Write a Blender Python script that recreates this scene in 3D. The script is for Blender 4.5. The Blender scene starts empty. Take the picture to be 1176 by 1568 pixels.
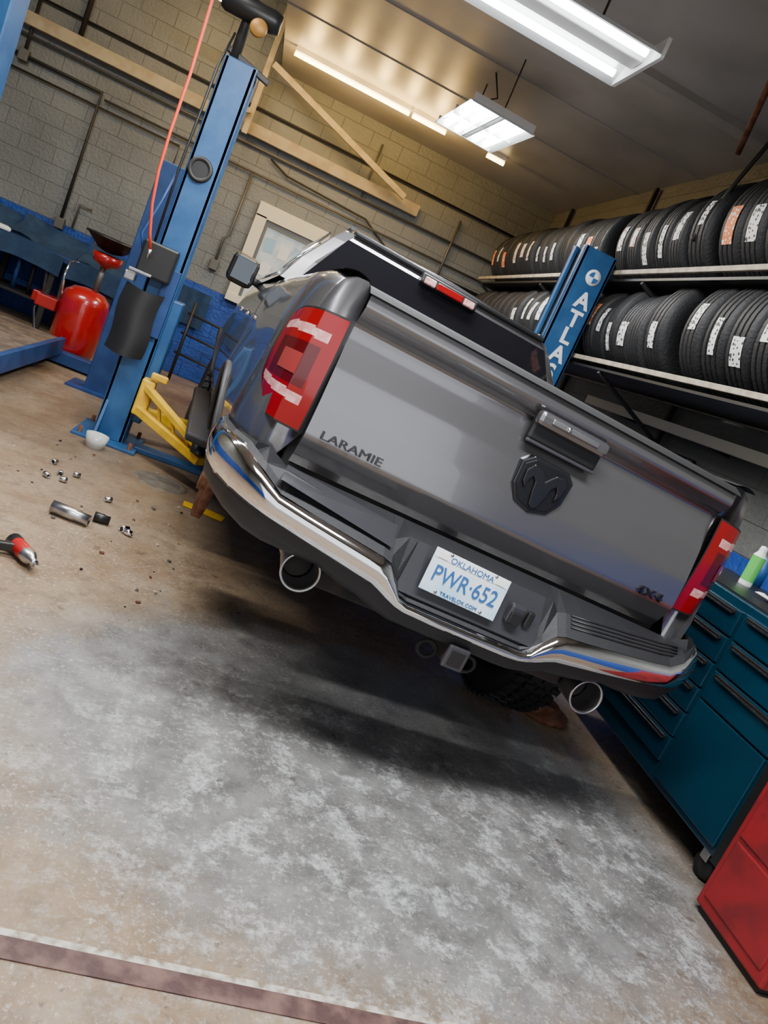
import bpy, math, random
from mathutils import Vector, Matrix
random.seed(7)
rd=math.radians
sc=bpy.context.scene
COL=sc.collection
# ------------------------------------------------------------------ materials
def mat(name,col,rough=.5,metal=0,coat=0,emit=None,es=0,var=None,vs=8,bump=0,bs=40,trans=0,detail=6):
    m=bpy.data.materials.new(name); m.use_nodes=True
    n=m.node_tree.nodes; l=m.node_tree.links; p=n['Principled BSDF']
    p.inputs['Base Color'].default_value=(*col,1); p.inputs['Roughness'].default_value=rough
    p.inputs['Metallic'].default_value=metal; p.inputs['Coat Weight'].default_value=coat
    p.inputs['Coat Roughness'].default_value=.04
    p.inputs['Transmission Weight'].default_value=trans
    if emit: p.inputs['Emission Color'].default_value=(*emit,1); p.inputs['Emission Strength'].default_value=es
    tc=n.new('ShaderNodeTexCoord')
    if var:
        t=n.new('ShaderNodeTexNoise'); t.inputs['Scale'].default_value=vs; t.inputs['Detail'].default_value=detail
        l.new(tc.outputs['Object'],t.inputs['Vector'])
        r=n.new('ShaderNodeValToRGB'); r.color_ramp.elements[0].position=.42; r.color_ramp.elements[1].position=.62
        r.color_ramp.elements[0].color=(*col,1); r.color_ramp.elements[1].color=(*var,1)
        l.new(t.outputs['Fac'],r.inputs['Fac']); l.new(r.outputs['Color'],p.inputs['Base Color'])
    if bump:
        t=n.new('ShaderNodeTexNoise'); t.inputs['Scale'].default_value=bs; t.inputs['Detail'].default_value=4
        l.new(tc.outputs['Object'],t.inputs['Vector'])
        b=n.new('ShaderNodeBump'); b.inputs['Strength'].default_value=bump; b.inputs['Distance'].default_value=.01
        l.new(t.outputs['Fac'],b.inputs['Height']); l.new(b.outputs['Normal'],p.inputs['Normal'])
    return m
M={}
M['paint']=mat('truck_paint',(.195,.19,.197),.24,.8,.9)
M['blackpl']=mat('black_plastic',(.014,.014,.016),.55,bump=.2,bs=300)
M['capblk']=mat('tailgate_cap_black',(.008,.008,.008),.75)
M['greypl']=mat('dark_grey_trim',(.05,.05,.057),.35,.4,.4)
M['chrome']=mat('chrome',(.85,.85,.86),.07,1)
M['satin']=mat('satin_steel',(.5,.5,.5),.3,1)
M['glass']=mat('tinted_glass',(.006,.006,.008),.05,0,.4)
M['mirror']=mat('mirror_glass',(.10,.11,.12),.03,1)
M['redlens']=mat('red_lens',(.2,.0012,.003),.15,0,.35)
M['redlens2']=mat('red_lens_inner',(.07,.0015,.003),.2,0,.35)
M['whitelens']=mat('clear_lens',(.5,.20,.19),.15,0,.5,var=(.6,.36,.34),vs=40)
M['rubber']=mat('tire_rubber',(.009,.009,.0095),.62,bump=.4,bs=60)
M['under']=mat('underbody_black',(.01,.01,.01),.8,var=(.03,.022,.018))
M['rust']=mat('rusty_metal',(.12,.045,.02),.8,.4,var=(.22,.1,.06),vs=20)
M['blue']=mat('lift_blue',(.010,.065,.18),.42,.1,var=(.02,.09,.22),vs=5,bump=.05)
M['bluedk']=mat('lift_blue_dark',(.006,.03,.12),.5,var=(.012,.05,.16),vs=5)
M['yellow']=mat('lift_yellow',(.75,.45,.01),.45,var=(.6,.34,.01),vs=9)
M['redtank']=mat('tank_red',(.42,.008,.008),.25,0,.6,var=(.32,.008,.008),vs=4)
M['teal']=mat('tool_chest_teal',(.002,.032,.06),.35,.2,.5,var=(.003,.04,.07),vs=3)
M['redcab']=mat('cabinet_red',(.27,.012,.016),.5,0,var=(.18,.012,.015),vs=7,bump=.15)
M['wood']=mat('pale_wood',(.42,.36,.27),.7,var=(.3,.24,.17),vs=12)
M['wooddk']=mat('painted_board',(.42,.36,.24),.7,var=(.34,.28,.18),vs=6)
M['pipe']=mat('galvanised_conduit',(.13,.125,.11),.5,.5)
M['dkpipe']=mat('dark_pipe',(.03,.028,.025),.5,.4)
M['white']=mat('white_enamel',(.8,.8,.78),.4)
M['cream']=mat('cream_trim',(.72,.66,.48),.6)
M['cloth']=mat('blue_cover_cloth',(.010,.032,.075),.85,var=(.016,.045,.10),vs=6,bump=.5,bs=12)
M['black']=mat('black_satin',(.01,.01,.01),.4)
M['hose']=mat('red_hose',(.75,.06,.02),.45)
M['paper']=mat('paper_white',(.8,.8,.76),.8)
M['plate']=mat('plate_white',(.75,.82,.86),.35,0,.3,var=(.42,.66,.82),vs=7)
M['plateblue']=mat('plate_blue_ink',(.02,.10,.30),.4)
M['badge']=mat('badge_grey',(.06,.06,.065),.28,.9)
M['badgedk']=mat('badge_black',(.006,.006,.006),.3)
M['white_ink']=mat('white_ink',(.75,.78,.8),.5)
M['tube']=mat('cool_tube',(1,1,1),.4,emit=(.93,.97,1),es=18)
M['tubew']=mat('warm_tube',(1,1,1),.4,emit=(1,.70,.28),es=14)
M['refl']=mat('fixture_reflector',(.6,.62,.62),.25,.3,emit=(.9,.95,1),es=.05)
M['orange']=mat('brass_orange',(.35,.17,.03),.5,.3)
M['canGreen']=mat('can_green',(.1,.5,.08),.3,0,.5)
M['brown']=mat('ramp_rusty_steel',(.16,.12,.09),.75,.2,var=(.09,.065,.05),vs=8,bump=.3)
# ------------------------------------------------------------------ helpers
def link(o,parent=None):
    COL.objects.link(o)
    if parent: o.parent=parent
    return o
def mesh(name,v,f,m=None,parent=None,smooth=False,mats=None,fm=None):
    me=bpy.data.meshes.new(name); me.from_pydata([tuple(p) for p in v],[],f); me.update()
    o=bpy.data.objects.new(name,me)
    for x in (mats or [m]): me.materials.append(x)
    if fm:
        for i,k in enumerate(fm): me.polygons[i].material_index=k
    if smooth:
        for p in me.polygons: p.use_smooth=True
    return link(o,parent)
def bev(o,w,seg=2):
    b=o.modifiers.new('b','BEVEL'); b.width=w; b.segments=seg; b.limit_method='ANGLE'; b.angle_limit=rd(35); return o
def box(name,c,s,m,parent=None,b=0,rot=None):
    x,y,z=[k/2 for k in s]
    v=[(-x,-y,-z),(x,-y,-z),(x,y,-z),(-x,y,-z),(-x,-y,z),(x,-y,z),(x,y,z),(-x,y,z)]
    f=[(0,3,2,1),(4,5,6,7),(0,1,5,4),(1,2,6,5),(2,3,7,6),(3,0,4,7)]
    o=mesh(name,v,f,m,parent); o.location=c
    if rot: o.rotation_euler=rot
    if b: bev(o,b)
    return o
def box2(name,a,b_,m,parent=None,b=0):
    c=[(a[i]+b_[i])/2 for i in range(3)]; s=[abs(a[i]-b_[i]) for i in range(3)]
    return box(name,c,s,m,parent,b)
def empty(name,loc=(0,0,0),rot=(0,0,0)):
    e=bpy.data.objects.new(name,None); e.location=loc; e.rotation_euler=rot; e.empty_display_size=.2; return link(e)
def tube(name,pts,r,m,parent=None,n=10,closed=False,cap=True):
    pts=[Vector(p) for p in pts]; v=[];f=[]; N=len(pts)
    up=None
    for i,p in enumerate(pts):
        if closed: t=(pts[(i+1)%N]-pts[i-1]).normalized()
        else: t=(pts[min(i+1,N-1)]-pts[max(i-1,0)]).normalized()
        if up is None:
            up=Vector((0,0,1)) if abs(t.z)<.9 else Vector((1,0,0))
        a=(up-t*up.dot(t)).normalized(); b=t.cross(a); up=a
        rr=r[i] if isinstance(r,(list,tuple)) else r
        for k in range(n):
            an=2*math.pi*k/n; v.append(p+a*rr*math.cos(an)+b*rr*math.sin(an))
    for i in range(N if closed else N-1):
        j=(i+1)%N
        for k in range(n):
            k2=(k+1)%n; f.append((i*n+k,i*n+k2,j*n+k2,j*n+k))
    if cap and not closed:
        f.append(tuple(range(n))[::-1]); f.append(tuple(range((N-1)*n,N*n)))
    o=mesh(name,v,f,m,parent,True); 
    o.data.polygons.foreach_set('use_smooth',[len(p.vertices)==4 for p in o.data.polygons])
    return o
def lathe(name,prof,m,parent=None,loc=(0,0,0),axis='Z',n=32,closed=False,mats=None,pm=None,rot=None):
    v=[];f=[];fm=[]
    for (r,h) in prof:
        for k in range(n):
            a=2*math.pi*k/n; x,y=r*math.cos(a),r*math.sin(a)
            v.append({'Z':(x,y,h),'Y':(x,h,y),'X':(h,x,y)}[axis])
    P=len(prof)
    for i in range(P if closed else P-1):
        j=(i+1)%P
        for k in range(n):
            k2=(k+1)%n; f.append((i*n+k,i*n+k2,j*n+k2,j*n+k)); fm.append(pm[i] if pm else 0)
    o=mesh(name,v,f,m,parent,True,mats=mats,fm=fm); o.location=loc
    if rot: o.rotation_euler=rot
    return o
def grid(name,fn,nu,nv,m=None,parent=None,smooth=True,mats=None,mf=None):
    v=[fn(i/nu,j/nv) for i in range(nu+1) for j in range(nv+1)]
    f=[];fm=[]
    for i in range(nu):
        for j in range(nv):
            f.append((i*(nv+1)+j,(i+1)*(nv+1)+j,(i+1)*(nv+1)+j+1,i*(nv+1)+j+1)); fm.append(mf((i+.5)/nu,(j+.5)/nv) if mf else 0)
    return mesh(name,v,f,m,parent,smooth,mats=mats,fm=fm)
def text(name,s,size,m,parent,loc,rot,ext=.003,sx=1,shear=0,off=.012):
    c=bpy.data.curves.new(name,'FONT'); c.body=s; c.size=size; c.extrude=ext; c.align_x='CENTER'; c.align_y='CENTER'; c.offset=size*off; c.shear=shear
    o=bpy.data.objects.new(name+'_c',c); COL.objects.link(o)
    bpy.context.view_layer.update()
    me=bpy.data.meshes.new_from_object(o.evaluated_get(bpy.context.evaluated_depsgraph_get()))
    bpy.data.objects.remove(o)
    me.materials.clear(); me.materials.append(m)
    t=bpy.data.objects.new(name,me); t.location=loc; t.rotation_euler=rot; t.scale=(sx,1,1); return link(t,parent)
def lerp(xs,ys,x):
    if x<=xs[0]: return ys[0]
    for i in range(len(xs)-1):
        if x<=xs[i+1]:
            t=(x-xs[i])/(xs[i+1]-xs[i]); return ys[i]+(ys[i+1]-ys[i])*t
    return ys[-1]
# ------------------------------------------------------------------ camera
yaw,pit,rol=rd(14.53),rd(11.5),rd(24.1)
F=Vector((math.sin(yaw)*math.cos(pit),math.cos(yaw)*math.cos(pit),-math.sin(pit)))
R0=Vector((math.cos(yaw),-math.sin(yaw),0)); U0=R0.cross(F)
R=R0*math.cos(rol)+U0*math.sin(rol); U=-R0*math.sin(rol)+U0*math.cos(rol)
cam=bpy.data.cameras.new('camera'); cam.sensor_fit='HORIZONTAL'; cam.sensor_width=36; cam.lens=36.04; cam.clip_start=.05
co=link(bpy.data.objects.new('camera',cam))
mm=Matrix((R,U,-F)).transposed().to_4x4(); mm.translation=(0,0,1.5); co.matrix_world=mm
sc.camera=co
# ------------------------------------------------------------------ room
YW,XR,XL,YF,ZC,ZH,XE=10.5,3.2,-5.2,-1.6,3.92,5.2,-.70
def floor_mat():
    m=bpy.data.materials.new('stained_concrete'); m.use_nodes=True
    n=m.node_tree.nodes; l=m.node_tree.links; p=n['Principled BSDF']
    g=n.new('ShaderNodeNewGeometry')
    def noise(s,d=8,r=.6,dist=0,vec=None):
        t=n.new('ShaderNodeTexNoise'); t.inputs['Scale'].default_value=s; t.inputs['Detail'].default_value=d; t.inputs['Roughness'].default_value=r; t.inputs['Distortion'].default_value=dist
        l.new(vec or g.outputs['Position'],t.inputs['Vector']); return t.outputs['Fac']
    def ramp(fac,a,b,ca=(0,0,0,1),cb=(1,1,1,1)):
        r=n.new('ShaderNodeValToRGB'); r.color_ramp.elements[0].position=a; r.color_ramp.elements[1].position=b
        r.color_ramp.elements[0].color=ca; r.color_ramp.elements[1].color=cb; l.new(fac,r.inputs['Fac']); return r.outputs['Color']
    def mix(f,a,b,ty='MIX'):
        x=n.new('ShaderNodeMix'); x.data_type='RGBA'; x.blend_type=ty
        if isinstance(f,float): x.inputs[0].default_value=f
        else: l.new(f,x.inputs[0])
        for k,s in ((6,a),(7,b)):
            if isinstance(s,tuple): x.inputs[k].default_value=s
            else: l.new(s,x.inputs[k])
        return x.outputs[2]
    def math_(op,a,b):
        x=n.new('ShaderNodeMath'); x.operation=op; x.use_clamp=True
        for k,s in ((0,a),(1,b)):
            if isinstance(s,(int,float)): x.inputs[k].default_value=s
            else: l.new(s,x.inputs[k])
        return x.outputs[0]
    def blob(c,sx,sy):
        mp=n.new('ShaderNodeMapping'); mp.vector_type='POINT'
        mp.inputs['Location'].default_value=(-c[0]/sx,-c[1]/sy,0); mp.inputs['Scale'].default_value=(1/sx,1/sy,1)
        l.new(g.outputs['Position'],mp.inputs['Vector'])
        gr=n.new('ShaderNodeTexGradient'); gr.gradient_type='SPHERICAL'; l.new(mp.outputs[0],gr.inputs[0]); return gr.outputs['Fac']
    tan=mix(ramp(noise(2.2,8,.65),.38,.66),(.205,.13,.072,1),(.285,.21,.135,1))
    tan=mix(ramp(noise(11,8,.72),.47,.68),tan,(.14,.098,.062,1))
    grey=mix(ramp(noise(6,8,.7),.38,.64),(.125,.12,.115,1),(.225,.22,.21,1))
    z=math_('ADD',blob((1.1,2.55),1.9,1.35),math_('MULTIPLY',math_('SUBTRACT',noise(2.6,8,.65),.5),.9))
    base=mix(ramp(z,.14,.36),tan,grey)
    zz=math_('ADD',math_('MULTIPLY',blob((.95,2.15),1.45,1.15),1.0),math_('MULTIPLY',blob((2.05,2.3),.45,1.3),.8))
    wp=math_('MULTIPLY',ramp(noise(6.5,12,.8),.50,.58),ramp(zz,.0,.6))
    wf=math_('MULTIPLY',wp,ramp(noise(40,8,.85),.40,.55))
    base=mix(math_('MULTIPLY',wf,.9),base,(.54,.55,.54,1))
    sp=math_('MULTIPLY',ramp(noise(55,10,.85),.54,.59),ramp(noise(3.5,6,.7),.36,.56))
    base=mix(math_('MULTIPLY',sp,.7),base,(.56,.51,.44,1))
    sp2=ramp(noise(24,8,.7),.60,.66); base=mix(math_('MULTIPLY',sp2,.65),base,(.07,.05,.04,1))
    sp3=ramp(noise(8,3,.5),.69,.73); base=mix(math_('MULTIPLY',sp3,.6),base,(.08,.05,.035,1))
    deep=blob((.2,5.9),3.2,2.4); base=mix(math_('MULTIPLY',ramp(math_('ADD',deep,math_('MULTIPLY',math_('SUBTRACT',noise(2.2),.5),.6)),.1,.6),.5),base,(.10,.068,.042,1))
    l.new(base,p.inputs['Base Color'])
    l.new(ramp(noise(6,8,.7),.35,.7,(.27,.27,.27,1),(.65,.65,.65,1)),p.inputs['Roughness'])
    b=n.new('ShaderNodeBump'); b.inputs['Strength'].default_value=.4; b.inputs['Distance'].default_value=.008
    l.new(noise(45,8,.75),b.inputs['Height']); l.new(b.outputs['Normal'],p.inputs['Normal'])
    return m
def block_mat(name,upper,lower,zsplit,swap):
    m=bpy.data.materials.new(name); m.use_nodes=True
    n=m.node_tree.nodes; l=m.node_tree.links; p=n['Principled BSDF']; p.inputs['Roughness'].default_value=.5
    g=n.new('ShaderNodeNewGeometry'); s=n.new('ShaderNodeSeparateXYZ'); l.new(g.outputs['Position'],s.inputs[0])
    c=n.new('ShaderNodeCombineXYZ'); l.new(s.outputs['Y' if swap else 'X'],c.inputs[0]); l.new(s.outputs['Z'],c.inputs[1])
    br=n.new('ShaderNodeTexBrick'); br.inputs['Scale'].default_value=1; br.inputs['Brick Width'].default_value=.4; br.inputs['Row Height'].default_value=.2
    br.inputs['Mortar Size'].default_value=.006; br.inputs['Mortar Smooth'].default_value=.8
    br.inputs['Color1'].default_value=(1,1,1,1); br.inputs['Color2'].default_value=(.95,.95,.95,1); br.inputs['Mortar'].default_value=(.76,.76,.76,1)
    l.new(c.outputs[0],br.inputs['Vector'])
    gt=n.new('ShaderNodeMath'); gt.operation='GREATER_THAN'; gt.inputs[1].default_value=zsplit; l.new(s.outputs['Z'],gt.inputs[0])
    mx=n.new('ShaderNodeMix'); mx.data_type='RGBA'; l.new(gt.outputs[0],mx.inputs[0]); mx.inputs[6].default_value=(*lower,1); mx.inputs[7].default_value=(*upper,1)
    t=n.new('ShaderNodeTexNoise'); t.inputs['Scale'].default_value=1.5; t.inputs['Detail'].default_value=8; l.new(g.outputs['Position'],t.inputs['Vector'])
    r=n.new('ShaderNodeValToRGB'); r.color_ramp.elements[0].position=.3; r.color_ramp.elements[0].color=(.75,.74,.72,1); r.color_ramp.elements[1].position=.65; l.new(t.outputs['Fac'],r.inputs['Fac'])
    m1=n.new('ShaderNodeMix'); m1.data_type='RGBA'; m1.blend_type='MULTIPLY'; m1.inputs[0].default_value=1; l.new(mx.outputs[2],m1.inputs[6]); l.new(br.outputs['Color'],m1.inputs[7])
    m2=n.new('ShaderNodeMix'); m2.data_type='RGBA'; m2.blend_type='MULTIPLY'; m2.inputs[0].default_value=1; l.new(m1.outputs[2],m2.inputs[6]); l.new(r.outputs['Color'],m2.inputs[7])
    l.new(m2.outputs[2],p.inputs['Base Color'])
    t2=n.new('ShaderNodeTexNoise'); t2.inputs['Scale'].default_value=28; t2.inputs['Detail'].default_value=5; l.new(g.outputs['Position'],t2.inputs['Vector'])
    ad=n.new('ShaderNodeMath'); ad.operation='MULTIPLY_ADD'; l.new(t2.outputs['Fac'],ad.inputs[0]); ad.inputs[1].default_value=.5; l.new(br.outputs['Color'],ad.inputs[2])
    b=n.new('ShaderNodeBump'); b.inputs['Strength'].default_value=.9; b.inputs['Distance'].default_value=.02; l.new(ad.outputs[0],b.inputs['Height']); l.new(b.outputs['Normal'],p.inputs['Normal'])
    return m
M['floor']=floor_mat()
M['wallB']=block_mat('painted_block_wall',(.185,.195,.185),(.010,.06,.32),1.2,False)
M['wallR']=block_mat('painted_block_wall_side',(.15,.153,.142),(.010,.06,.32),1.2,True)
M['ceil']=mat('ceiling_paint',(.40,.385,.36),.4,var=(.32,.31,.285),vs=1.2)
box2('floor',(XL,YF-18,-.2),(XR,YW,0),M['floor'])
box2('wall_north',(XL-.2,YW,-.2),(XR+.2,YW+.2,ZH),M['wallB'])
box2('wall_east',(XR,YF,-.2),(XR+.2,YW,ZC+.1),M['wallR'])
box2('wall_west',(XL-.2,YF,-.2),(XL,YW,ZH),M['wallR'])
box2('ceiling',(XE,YF,ZC),(XR,YW,ZC+.15),M['ceil'])
box2('ceiling.001',(XL,YF,ZH),(XE+.1,YW,ZH+.15),M['ceil'])
box2('trim_1',(XE,YF,ZC+.15),(XE+.1,YW,ZH),M['ceil'])
ws=empty('wall_south')
box2('pier_w',(XL,YF-.2,-.2),(-2.2,YF,ZH),M['wallB'],ws); box2('pier_e',(2.7,YF-.2,-.2),(XR,YF,ZC),M['wallB'],ws); box2('lintel',(-2.2,YF-.2,3.3),(2.7,YF,ZH),M['wallB'],ws)
box2('trim_2',(XL,1.405,-.004),(XR,1.462,.004),mat('joint_filler',(.06,.028,.025),.7,var=(.14,.075,.06),vs=14,bump=.4),None)
box2('trim_3',(XL,1.462,-.004),(XR,1.482,.003),mat('joint_edge',(.5,.46,.4),.7,var=(.2,.15,.1),vs=30),None)
box2('trim_4',(1.3,5.6,ZC-.05),(XR,5.75,ZC),M['ceil'])
for k,yy in enumerate((3.2,6.9,8.1)): box2('trim_%d'%(5+k),(XE,yy,ZC-.008),(XR,yy+.03,ZC),M['ceil'])
# ------------------------------------------------------------------ PICKUP TRUCK
T=empty('pickup_truck')
eu=Matrix.Rotation(rd(2.92),4,'Z')@Matrix.Rotation(rd(-1.9),4,'X')@Matrix.Rotation(rd(3.77),4,'Y')
eu.translation=(1.016,2.52,.142); T.matrix_world=eu
TI=eu.inverted()
ZT=[1.455,1.44,1.38,1.25,1.1,1.0,.9,.75,.6,.48]
XT=[.90,.935,.962,.985,.99,1.0,1.01,1.0,.975,.92]
def bx(z,y):
    x=lerp(ZT[::-1],XT[::-1],z)
    for yc in (1.2,4.87): x+=.03*math.exp(-((y-yc)/.45)**2)*math.exp(-((z-.95)/.25)**2)
    if y<.22: x*=1-.065*(1-max(y,0)/.22)**2
    if y>5.0: x*=1-.16*((y-5.0)/.85)**2
    return x
def zbot(y):
    z=.48 if y>.72 else .66-.04*y
    for yc in (1.2,4.87):
        d=abs(y-yc)
        if d<.5: z=max(z,.42+math.sqrt(.25-d*d)*1.06)
    return z
ys=[0,.02,.05,.09,.14,.2,.3,.45,.6,.68,.7,.72,.76,.82,.9,1.0,1.1,1.2,1.3,1.4,1.5,1.58,1.64,1.68,1.7,1.72,1.76]
ys2=[1.77,1.9,2.2,2.6,3.0,3.4,3.8,4.2,4.35,4.37,4.39,4.43,4.5,4.6,4.7,4.87,5.0,5.1,5.2,5.28,5.34,5.37,5.39,5.5,5.65,5.78,5.85]
def ztop(y): return 1.455 if y<4.3 else 1.455-.10*((y-4.3)/1.5)**1.5
def side(y,s):
    zt=ztop(y); zb=zbot(y); o=[]
    for k in range(17):
        t=k/16; z=zt+(zb-zt)*(t**1.25); o.append((s*bx(min(z+1.455-zt,1.455) if z>1.2 else z,y),y,z))
    return o
for s,nm in ((-1,'left'),(1,'right')):
    v=[];f=[]
    for y in ys:
        v+= [(s*.79,y,.93),(s*.79,y,1.44),(s*.81,y,1.457)]+side(y,s)
    n=20
    for i in range(len(ys)-1):
        for k in range(n-1):
            q=(i*n+k,i*n+k+1,(i+1)*n+k+1,(i+1)*n+k); f.append(q if s>0 else q[::-1])
    f.append(tuple(range(n)))
    mesh('bedside_'+nm,v,f,M['paint'],T,True)
    grid('bed_rail_cap_'+nm,lambda u,w:(s*(.80+.10*w),.0+1.75*u,1.46+.012*math.sin(math.pi*w)),4,4,M['blackpl'],T)
    for yc in (1.2,4.87):
        pts=[(s*(bx(.42+.53*math.sin(a),yc+.5*math.cos(a))+.002),yc+.5*math.cos(a),.42+.53*math.sin(a)) for a in [math.pi*k/24 for k in range(2,23)]]
        tube('arch_lip_'+nm,pts,.014,M['blackpl'],T,8)
v=[];f=[]
for y in ys2:
    L=side(y,-1)[::-1]; Rr=side(y,1); zt=ztop(y); v+=L+[(-.5,y,zt+.015+(.05 if y>4.4 else 0)),(0,y,zt+.02+(.06 if y>4.4 else 0)),(.5,y,zt+.015+(.05 if y>4.4 else 0))]+Rr
n=37
for i in range(len(ys2)-1):
    for k in range(n-1): f.append((i*n+k,(i+1)*n+k,(i+1)*n+k+1,i*n+k+1))
f.append(tuple(range(n))); f.append(tuple(range((len(ys2)-1)*n,len(ys2)*n))[::-1])
mesh('cab_lower_body_and_hood',v,f,M['paint'],T,True)
box2('bed_floor',(-.79,.05,.9),(.79,1.75,.94),M['blackpl'],T)
box2('bed_front_panel',(-.79,1.70,.93),(.79,1.75,1.44),M['blackpl'],T)
def cabring(z,yr,yf,hw,hwf): return [(-hw,yr+.05,z),(-hw+.07,yr,z),(hw-.07,yr,z),(hw,yr+.05,z),(hwf,yf-.1,z),(hwf-.1,yf,z),(-hwf+.1,yf,z),(-hwf,yf-.1,z)]
rings=[cabring(1.45,1.80,4.5,.93,.90),cabring(1.60,1.84,4.15,.865,.83),cabring(1.78,1.92,3.72,.75,.72),cabring(1.845,1.96,3.55,.70,.67),cabring(1.875,2.02,3.45,.63,.6)]
v=sum(rings,[]); f=[]
for i in range(4):
    for k in range(8): f.append((i*8+k,i*8+(k+1)%8,(i+1)*8+(k+1)%8,(i+1)*8+k))
v+=[(0,2.02,1.895),(0,3.45,1.895)]
a=32; f+=[(a+0,a+1,40),(a+1,a+2,40),(a+2,a+3,40),(a+3,a+4,41,40),(a+4,a+5,41),(a+5,a+6,41),(a+6,a+7,41),(a+7,a,40,41)]
G=bpy.data.objects.new('greenhouse',None); link(G,T); G.location=(-.025,0,0)
bev(mesh('cab_greenhouse',v,f,M['paint'],G),.015,3)
def q4(name,p,m,th=.0): return mesh(name,p,[(0,1,2,3)],m,G)
q4('rear_window',[(-.84,1.79,1.475),(.84,1.79,1.475),(.67,1.912,1.80),(-.67,1.912,1.80)],M['glass'])
for s,nm in ((-1,'left'),(1,'right')):
    for a_,b_ in ((1.98,2.85),(2.95,4.05)):
        q4('side_glass_'+nm,[(s*.925,a_,1.475),(s*.925,b_,1.475),(s*.755,b_-.12 if b_<3 else b_-.35,1.79),(s*.765,a_+.12,1.79)],M['glass'])
    tube('window_chrome_'+nm,[(s*.932,1.93,1.468),(s*.932,4.2,1.468)],.008,M['chrome'],G,6)
    tube('window_chrome_top_'+nm,[(s*.925,1.9,1.5),(s*.76,2.05,1.80),(s*.75,3.6,1.805)],.007,M['chrome'],G,6)
    tube('roof_rail_'+nm,[(s*.66,2.05,1.885),(s*.64,3.4,1.885)],.012,M['greypl'],G,6)
q4('windshield',[(.8,4.44,1.475),(-.8,4.44,1.475),(-.64,3.58,1.84),(.64,3.58,1.84)],M['glass'])
box('roof_spoiler_edge',(0,1.97,1.855),(1.3,.07,.03),M['black'],G,.01)
box('brake_light_housing',(-.03,1.905,1.815),(.37,.06,.062),M['black'],G,.01,rot=(rd(-15),0,0))
box('brake_light_red',(-.03,1.872,1.812),(.17,.02,.042),M['redlens'],G,.006,rot=(rd(-15),0,0))
for s in (-1,1): box('cargo_lamp',(-.03+s*.13,1.872,1.812),(.07,.02,.042),M['whitelens'],G,.006,rot=(rd(-15),0,0))
# tailgate
def tgy(x,z):
    y=lerp([.82,.86,.93,1.05,1.17,1.27,1.32,1.34,1.38,1.43],[.016,-.012,-.046,-.038,-.018,.006,.013,-.012,-.044,-.036],z)
    return y-.016*(1-(x/.8)**2)
grid('tailgate',lambda u,w:(-.79+1.58*u,tgy(-.79+1.58*u,.825+.605*w),.825+.605*w),40,60,M['paint'],T)
box2('tailgate_core',(-.785,.02,.83),(.785,.06,1.42),M['greypl'],T)
grid('tailgate_top_cap',lambda u,w:(-.80+1.6*u,-.056-.014*(1-(2*u-1)**2)+.12*w,1.424+.028*math.sin(math.pi*min(w*1.6,1)*.5)),24,8,M['capblk'],T)
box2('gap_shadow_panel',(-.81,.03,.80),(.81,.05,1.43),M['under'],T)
box('handle_recess',(.055,-.032,1.30),(.30,.03,.105),M['black'],T,.02)
box('handle_bezel_bottom',(.055,-.045,1.248),(.29,.02,.012),M['greypl'],T,.004)
box('tailgate_handle',(.05,-.06,1.335),(.30,.045,.055),M['paint'],T,.018)
box('handle_chrome',(.05,-.084,1.34),(.20,.008,.02),M['satin'],T,.004)
lathe('handle_keyhole',[(0,-.003),(.009,-.003),(.009,.004)],M['chrome'],T,(.02,-.089,1.34),'Y',12)
bp=[(-.075,.085),(.075,.085),(.11,.055),(.105,-.03),(.07,-.085),(0,-.105),(-.07,-.085),(-.105,-.03),(-.11,.055)]
def plate(name,pts,y0,y1,m,c,parent=T,sc_=1):
    n=len(pts); v=[(c[0]+x*sc_,y0,c[1]+z*sc_) for x,z in pts]+[(c[0]+x*sc_,y1,c[1]+z*sc_) for x,z in pts]
    f=[tuple(range(n))[::-1],tuple(range(n,2*n))]+[(i,(i+1)%n,n+(i+1)%n,n+i) for i in range(n)]
    return mesh(name,v,f,m,parent)
BC=(.04,1.125)
bev(plate('badge_shield',bp,-.02,-.062,M['badge'],BC),.006)
bev(plate('badge_shield_inset',bp,-.03,-.065,M['badgedk'],BC,sc_=.88),.003)
ramp_=[(0,.02),(.03,.055),(.065,.06),(.085,.03),(.08,-.01),(.062,-.03),(.06,.0),(.05,.02),(.035,.005),(.03,-.03),(.018,-.075),(0,-.085),(-.018,-.075),(-.03,-.03),(-.035,.005),(-.05,.02),(-.06,.0),(-.062,-.03),(-.08,-.01),(-.085,.03),(-.065,.06),(-.03,.055)]
bev(plate('badge_head',ramp_,-.055,-.075,M['badge'],BC),.004)
text('trim_lettering','LARAMIE',.041,M['badge'],T,(-.628,-.057,.955),(rd(90),0,0),.004,1.42,off=0)
text('drive_lettering','4X4',.05,M['badge'],T,(.66,-.057,.945),(rd(90),0,0),.004,1.5,off=0)
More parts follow.
